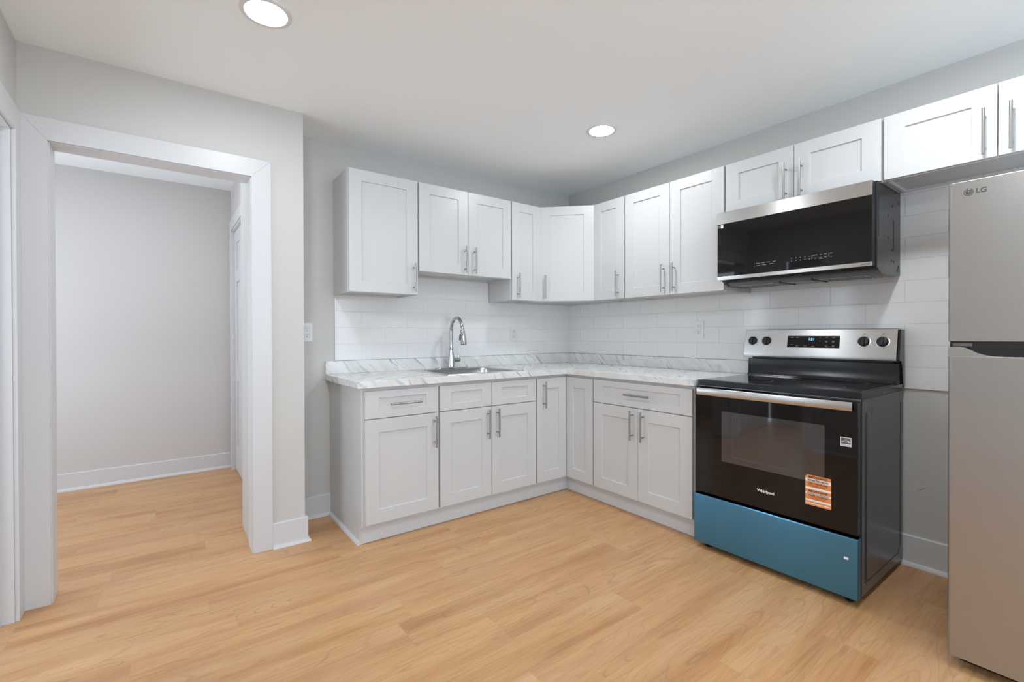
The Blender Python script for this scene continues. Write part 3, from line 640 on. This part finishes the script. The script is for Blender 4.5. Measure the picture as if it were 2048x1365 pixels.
# panel slope: from (-.129,1.052) to (-.098,1.193)
sl = Vector((0, .031, .141)).normalized(); nn = Vector((0, -.141, .031)).normalized()
def onp(x, z, off=0): 
    k_ = (z-1.052)/.141; return Vector((x, -.129+.031*k_, z)) + nn*off
KR = Matrix((Vector((1, 0, 0)), sl, nn)).transposed()     # local x,y on the panel, z outward
for xk, side_ in ((.050, 0), (.131, 0), (.617, 1), (.696, 1)):
    o0 = onp(xk, 1.127)
    r_ = MB(); n_ = 40
    rr_ = [[o0 + sl*(q_*math.sin(2*PI*k_/n_)) + Vector((q_*math.cos(2*PI*k_/n_), 0, 0)) + nn*z_ for k_ in range(n_)] for q_, z_ in ((.030, .0), (.030, .0015), (.0255, .0025), (.024, .001))]
    loft(r_, rr_); bz = r_.build('knob_bezel', M['steel'], t, smooth=True)
    k_ = MB(); k_.lathe([(.0245, .001), (.0245, .008), (.022, .013), (.019, .015)], o0, nn, n=36)
    kk = k_.build('knob', M['dark'], t, smooth=True)
    gmb = MB(); gv = [o0 + Vector((sx_*.0065, 0, 0)) + sl*sy_*.0215 + nn*h_ for h_ in (.012, .024) for sx_, sy_ in ((-1, -1), (1, -1), (1, 1), (-1, 1))]
    gmb.hexa(gv); gmb.build('knob_grip', M['dark'], kk, bevel=.003, segs=3)
    tk = MB()
    for i in range(10):
        a_ = math.radians(100 + i*(320/9) - 0); p_ = o0 + Vector((.035*math.sin(a_), 0, 0)) + sl*.035*math.cos(a_) + nn*.0004
        u_ = Vector((.0011, 0, 0)); w_ = sl*.0011
        tk.hexa([p_-u_-w_, p_+u_-w_, p_+u_+w_, p_-u_+w_, p_-u_-w_+nn*.0004, p_+u_-w_+nn*.0004, p_+u_+w_+nn*.0004, p_-u_+w_+nn*.0004])
    tk.build('knob_markings', M['dkgrey'], t)
def panel_text(name, s, size, m, parent, x, z, off=.0006, align='CENTER', bold=0):
    return text(name, s, size, m, parent, onp(x, z, off), KR, align=align, bold=bold)
for xk in (.617, .696): panel_text('knob_markings', 'HI', .009, M['dkgrey'], t, xk, 1.163); 
ds = MB(); q0 = [onp(.247, 1.091, .0), onp(.509, 1.091, .0), onp(.509, 1.157, .0), onp(.247, 1.157, .0)]
ds.hexa([p - nn*.001 for p in q0] + [p + nn*.0022 for p in q0]); dso = ds.build('display', M['blkglass'], t, bevel=.0008)
panel_text('clock_digits', '1:21', .019, M['digits'], dso, .372, 1.132, .0024, bold=.0003)
for (x_, z_, w_) in ((.272, 1.148, .014), (.300, 1.148, .014), (.272, 1.106, .014), (.300, 1.100, .012), (.342, 1.100, .012), (.382, 1.100, .012), (.447, 1.149, .012), (.480, 1.147, .012), (.446, 1.128, .012), (.446, 1.122, .010), (.479, 1.128, .012), (.479, 1.122, .012), (.446, 1.102, .012), (.480, 1.104, .010), (.480, 1.098, .012), (.415, 1.148, .004), (.415, 1.128, .004)):
    bt = MB(); a_ = onp(x_-w_/2, z_-.0011, .0022); b2 = onp(x_+w_/2, z_-.0011, .0022); c2_ = onp(x_+w_/2, z_+.0011, .0022); d2 = onp(x_-w_/2, z_+.0011, .0022)
    bt.hexa([a_, b2, c2_, d2, a_+nn*.0004, b2+nn*.0004, c2_+nn*.0004, d2+nn*.0004]); bt.build('button_marking', M['grey'], dso)
# oven door
YD = -.662
od = MB(); od.box(.001, RW-.006, YD, -.630, .306, .874); odo = od.build('oven_door', M['blkglass'], t, bevel=.003)
wn = MB(); loft(wn, [[(p[0], YD-.0002, p[1]) for p in rrect(.152, .632, .497, .762, .004, 0)], [(p[0], YD-.0008, p[1]) for p in rrect(.1525, .6315, .4975, .7615, .004, 0)]]); wno = wn.build('oven_window', M['ovenwin'], odo)
il = MB()
for a0, a1, b0, b1 in ((.212, .6, .527, .5285), (.212, .2135, .527, .755), ): il.box(a0, a1, YD-.0012, YD-.0008, b0, b1)
il.build('window_inner_line', M['dkgrey'], wno)
hd = MB(); hd.prism([(YD-.016, .838), (YD-.019, .842), (YD-.019, .873), (YD-.016, .877), (YD+.0, .877), (YD+.0, .866), (YD-.010, .862), (YD-.010, .838)], 0, .018, RW-.022)
hd.build('handle', M['steel'], odo, bevel=.0012)
tv = MB(); tv.box(.006, RW-.006, -.628, -.61, .876, .8855); tv.build('vent_strip', M['mesh'], t)
text('brand_lettering', 'Whirlpool', .0195, M['whiteprint'], odo, (.3725-.036, YD-.0003, .389), FRONT, bold=.0005)
# range stickers
es = MB(); es.box(.693, .733, YD-.0012, YD-.0002, .682, .7215); eso = es.build('energy_sticker', M['whiteprint'], odo)
es = MB(); es.box(.6955, .7305, YD-.0016, YD-.0012, .692, .719)
es.build('sticker_panel', M['dkgrey'], eso)
es = MB(); arc = [(.6975+.031*k_/10, .700+.010*math.sin(PI*k_/10)) for k_ in range(11)]
es.tube([(x_, YD-.0018, z_) for x_, z_ in arc], .0006, 6); es.tube([(.699, YD-.0018, .697), (.706, YD-.0018, .7025), (.713, YD-.0018, .700), (.720, YD-.0018, .7045), (.729, YD-.0018, .700)], .0009, 6)
for k_ in range(5):
    a_ = PI/2 + k_*2*PI/5; es.tube([(.7235, YD-.0018, .7025), (.7235+.005*math.cos(a_), YD-.0018, .7025+.005*math.sin(a_))], [.0013, .0003], 6)
es.build('sticker_emblem', M['whiteprint'], eso)
text('sticker_lettering', 'ENERGY STAR', .0052, M['dkgrey'], eso, (.713, YD-.0013, .6845), FRONT, align='CENTER')
tilt = Matrix.Rotation(math.radians(-0.8), 4, 'Y')
ox0, ox1, oz0, oz1 = .5545, .6580, .3890, .5260
os_ = MB(); os_.prism([(ox0, oz0), (ox1, oz0), (ox1, oz1-.003), (ox1-.004, oz1), (ox0+.008, oz1), (ox0, oz1-.008)], 1, YD-.0014, YD-.0009); oso = os_.build('orange_sticker', M['orange'], odo)
wb = MB()
for z0_, z1_ in ((.4965, .5105), (.4620, .4715), (.4395, .4470), (.4080, .4160), (.3965, .4000)): wb.box(ox0+.001, ox1-.001, YD-.0017, YD-.0014, z0_, z1_)
wb.build('sticker_stripes', M['whiteprint'], oso)
M['orprint'] = mat('dark_orange_print', (.20, .055, .02), .6)
xc = (ox0+ox1)/2
def st(s, size, z, m, b=.0004, sx=1.0): text('sticker_lettering', s, size, m, oso, (xc, YD-.0019, z), FRONT, align='CENTER', bold=b, sx=sx)
st('IMPORTANT!', .0125, .5135, M['orprint'], .0005, 1.05); st('REGISTER NOW', .0118, .4990, M['dkgrey'], .0005, .98); st('CALL 1-866-600-2281', .0092, .4865, M['orprint'], .0003, .95)
st('Register your appliance online for service', .0046, .4800, M['orprint'], 0); st('and important product updates', .0046, .4745, M['orprint'], 0)
st('IMPORTANTE!', .0120, .4500, M['orprint'], .0005); st('INSCRIVEZ-VOUS MAINTENANT', .0066, .4410, M['dkgrey'], .0002, .95); st('APPELEZ 1-866-600-2281', .0078, .4315, M['orprint'], .0002, .95)
st('pour le service et les mises a jour', .0046, .4250, M['orprint'], 0); st('importantes sur les produits', .0046, .4190, M['orprint'], 0); st('www', .0046, .4030, M['orprint'], 0)
# blue film drawer
dw = MB(); dw.prism([(-.631, .033), (-.672, .033), (-.674, .036), (-.674, .290), (-.670, .2945), (-.631, .2945)], 0, .0, RW-.002); dwo = dw.build('storage_drawer', M['blue'], t, bevel=.002)
dwo['label'] = 'brushed drawer front still under blue protective film'
ls = MB(); ls.box(.710, .7265, -.6748, -.674, .1985, .2085); ls.build('paper_label', M['whiteprint'], dwo)

# ------------------------------------------------------------------ microwave (over the range)
MY0, MZ = -1.681, 1.466; MW = .756; MT = 1.876-MZ
t = thing('microwave', 'black and stainless over-the-range microwave hung under the wall cabinet', 'microwave', (0, MY0, MZ), RIGHT)
b_ = MB(); b_.prism([(-.008, 0), (-.10, -.012), (-.30, -.012), (-.362, .012), (-.362, MT+.004), (-.008, MT+.004)], 0, .004, MW); b_.build('body', M['micside'], t, bevel=.002)
for y_, z_, hh_ in ((-.140, .330, .010), (-.205, .275, .014), (-.205, .170, .012), (-.150, .060, .012), (-.115, .058, .012), (-.04, .36, .012)): 
    sd = MB(); sd.box(MW-.0006, MW+.0006, y_-.004, y_+.004, z_-hh_/2, z_+hh_/2); sd.build('mounting_hole', M['seam'], t)
sd = MB(); sd.tube([(MW+.0002, -.12, .265), (MW+.0002, -.12, .115), (MW+.0002, -.14, .11), (MW+.0002, -.155, .118)], .0012, 8); sd.build('pressed_line', M['seam'], t); sd = MB()
sd.tube([(MW+.0002, -.06, .012), (MW+.0002, -.055, .032), (MW+.0002, -.035, .045), (MW+.0002, -.03, .015)], .0013, 8)
sd.build('pressed_line', M['seam'], t)
sd = MB(); sd.box(MW-.0006, MW+.0008, -.352, -.343, .16, .36); sd.build('side_slot', M['seam'], t)
# vents below
uf = MB(); uf.box(.02, MW-.02, -.355, -.285, .002, .014); uf.build('grille_rail', M['dark'], t, bevel=.002)
for x_ in (.07, .49):
    v_ = MB()
    v_.box(x_, x_+.20, -.29, -.13, -.0155, -.0125); vo = v_.build('grease_filter', M['mesh'], t, bevel=.001)
    v_ = MB()
    for i in range(12):
        v_.box(x_+.01+i*.0155, x_+.016+i*.0155, -.28, -.14, -.0160, -.0154)
    v_.build('filter_slots', M['seam'], vo)
v_ = MB(); v_.box(.32, .44, -.27, -.21, -.0150, -.0125); v_.build('lamp_cover', M['grey'], t, bevel=.001)
for x_ in (.30, .46): v_ = MB(); v_.box(x_-.003, x_+.003, -.30, -.10, -.0155, -.0122); v_.build('underside_rib', M['dark'], t)
# door
YM = -.407
dr = MB(); dr.box(0, MW-.006, YM+.002, -.364, .016, MT); dro = dr.build('door', M['dark'], t, bevel=.002)
g_ = MB(); g_.box(.0015, MW-.0075, YM, YM+.004, .036, MT-.068); g_.build('door_glass', M['blkglass'], dro, bevel=.0008)
g_ = MB(); g_.box(0, MW-.006, YM-.002, YM+.004, MT-.068, MT); g_.build('top_trim', M['micsteel'], dro, bevel=.0015)
g_ = MB(); g_.box(0, MW-.006, YM-.002, YM+.004, .016, .036); bto = g_.build('bottom_trim', M['micsteel'], dro, bevel=.0015)
text('brand_lettering', 'SAMSUNG', .0095, M['dkgrey'], bto, (.706, YM-.0021, .0225), FRONT, bold=.0003, sx=.8)
def mk(x_, z_, w_, h_=.0022): cm = MB(); cm.box(x_-w_/2, x_+w_/2, YM-.0008, YM-.0001, z_-h_/2, z_+h_/2); cm.build('control_marking', M['grey'], dro)
for i in range(5):
    for z_ in (.094, .080): mk(.405+i*.021, z_-.0, .0035, .0035)
for x_, z_, w_ in ((.215, .089, .003), (.215, .075, .003), (.235, .090, .020), (.262, .090, .016), (.288, .091, .018), (.320, .091, .016), (.235, .077, .022), (.268, .078, .020), (.305, .080, .022), (.515, .097, .022), (.515, .080, .006), (.540, .096, .008), (.540, .077, .016), (.560, .098, .010), (.560, .082, .010), (.585, .098, .012), (.585, .080, .006), (.540, .081, .004)): mk(x_, z_, w_)
mk(.500, .088, .001, .020); mk(.575, .090, .001, .020)
g_ = MB(); g_.box(.003, .020, YM-.0012, YM-.0002, MT-.090, MT-.071); g_.build('paper_label', M['dark'], dro)
g_ = MB(); g_.box(.022, .037, YM-.0012, YM-.0002, MT-.091, MT-.072); g_.build('paper_label', M['whiteprint'], dro)
g_ = MB()
for z_ in (MT-.086, MT-.078):
    for x_ in (.005, .010, .015): g_.box(x_, x_+.0035, YM-.0015, YM-.0011, z_, z_+.0016)
g_.build('label_lettering', M['whiteprint'], dro)

# ------------------------------------------------------------------ refrigerator
FY0 = -2.764; FWd = .600; FF = -.821
t = thing('refrigerator', 'tall platinum-steel refrigerator with freezer above at the right edge', 'refrigerator', (0, FY0, 0), RIGHT)
b_ = MB(); b_.box(.006, FWd-.006, -.755, -.075, .02, 1.672); b_.build('body', M['fridge'], t, bevel=.006)
u_ = MB(); u_.box(.012, FWd-.012, -.765, -.745, .06, 1.665); u_.build('door_gasket', M['dark'], t)
rad = .012
def fdoor(name, z0, z1):
    b_ = MB(); P = [(0, -.765), (0, FF+rad)]
    P += [(rad-rad*math.cos(a_), FF+rad-rad*math.sin(a_)) for a_ in [PI/2*k_/6 for k_ in range(1, 7)]]
    P += [(FWd-rad+rad*math.sin(a_), FF+rad-rad*math.cos(a_)) for a_ in [PI/2*k_/6 for k_ in range(0, 7)]]
    P += [(FWd, -.765)]
    b_.prism(P, 2, z0, z1); return b_
up_ = fdoor('d', 1.141, 1.690).build('freezer_door', M['fridge'], t, bevel=.003)
lo_ = fdoor('d', .045, 1.090).build('refrigerator_door', M['fridge'], t, bevel=.002)
# upper lip of the lower door, cut away in a curve for the grip
prof = [(0, 1.0885), (0, 1.121), (.036, 1.121), (.046, 1.119), (.056, 1.113), (.072, 1.103), (.090, 1.096), (.108, 1.0925), (.125, 1.0912), (FWd-.002, 1.0905), (FWd-.002, 1.0885)]
lp = MB(); lp.prism([(p[0]+.0004, p[1]) for p in prof], 1, FF+.0005, FF+.030); lp.build('door_lip', M['fridge'], lo_, bevel=.001)
lp = MB(); lp.box(.002, FWd-.002, FF+.028, -.768, 1.0885, 1.121); lp.build('grip_recess', M['cookglass'], lo_)
lp = MB(); lp.box(.004, FWd-.004, FF+.012, -.768, 1.121, 1.141); lp.build('door_gap', M['dark'], t)
lp = MB(); lp.box(.012, .060, FF+.006, FF+.03, 1.124, 1.136); lp.build('hinge', M['dkgrey'], t, bevel=.001)
ft = MB(); ft.box(.02, FWd-.02, -.74, -.70, 0, .03); ft.build('base_grille', M['dark'], t)
lg = MB(); lg.lathe([(.0125, 0), (.0125, .0006), (.012, .0008)], (.052, FF, 1.650), (0, -1, 0), n=40); lgo = lg.build('logo_emblem', mat('logo_grey', (.12, .115, .11), .4, .4), up_, smooth=True)
lg = MB(); ring = [(.052+.0095*math.cos(a_), FF-.0011, 1.650+.0095*math.sin(a_)) for a_ in [math.radians(60+k_*300/20) for k_ in range(21)]]
lg.tube(ring, .0007, 6); lg.tube([(.052, FF-.0011, 1.656), (.052, FF-.0011, 1.6455), (.0555, FF-.0011, 1.6455)], .0007, 6); lg.cyl((.0475, FF-.0008, 1.654), (.0475, FF-.0014, 1.654), .0014, n=10)
lg.build('logo_face', M['fridge'], lgo)
text('brand_lettering', 'LG', .0235, mat('logo_letter_grey', (.12, .115, .11), .4, .4), up_, (.069, FF-.0002, 1.642), FRONT, bold=.0008, sx=.95)
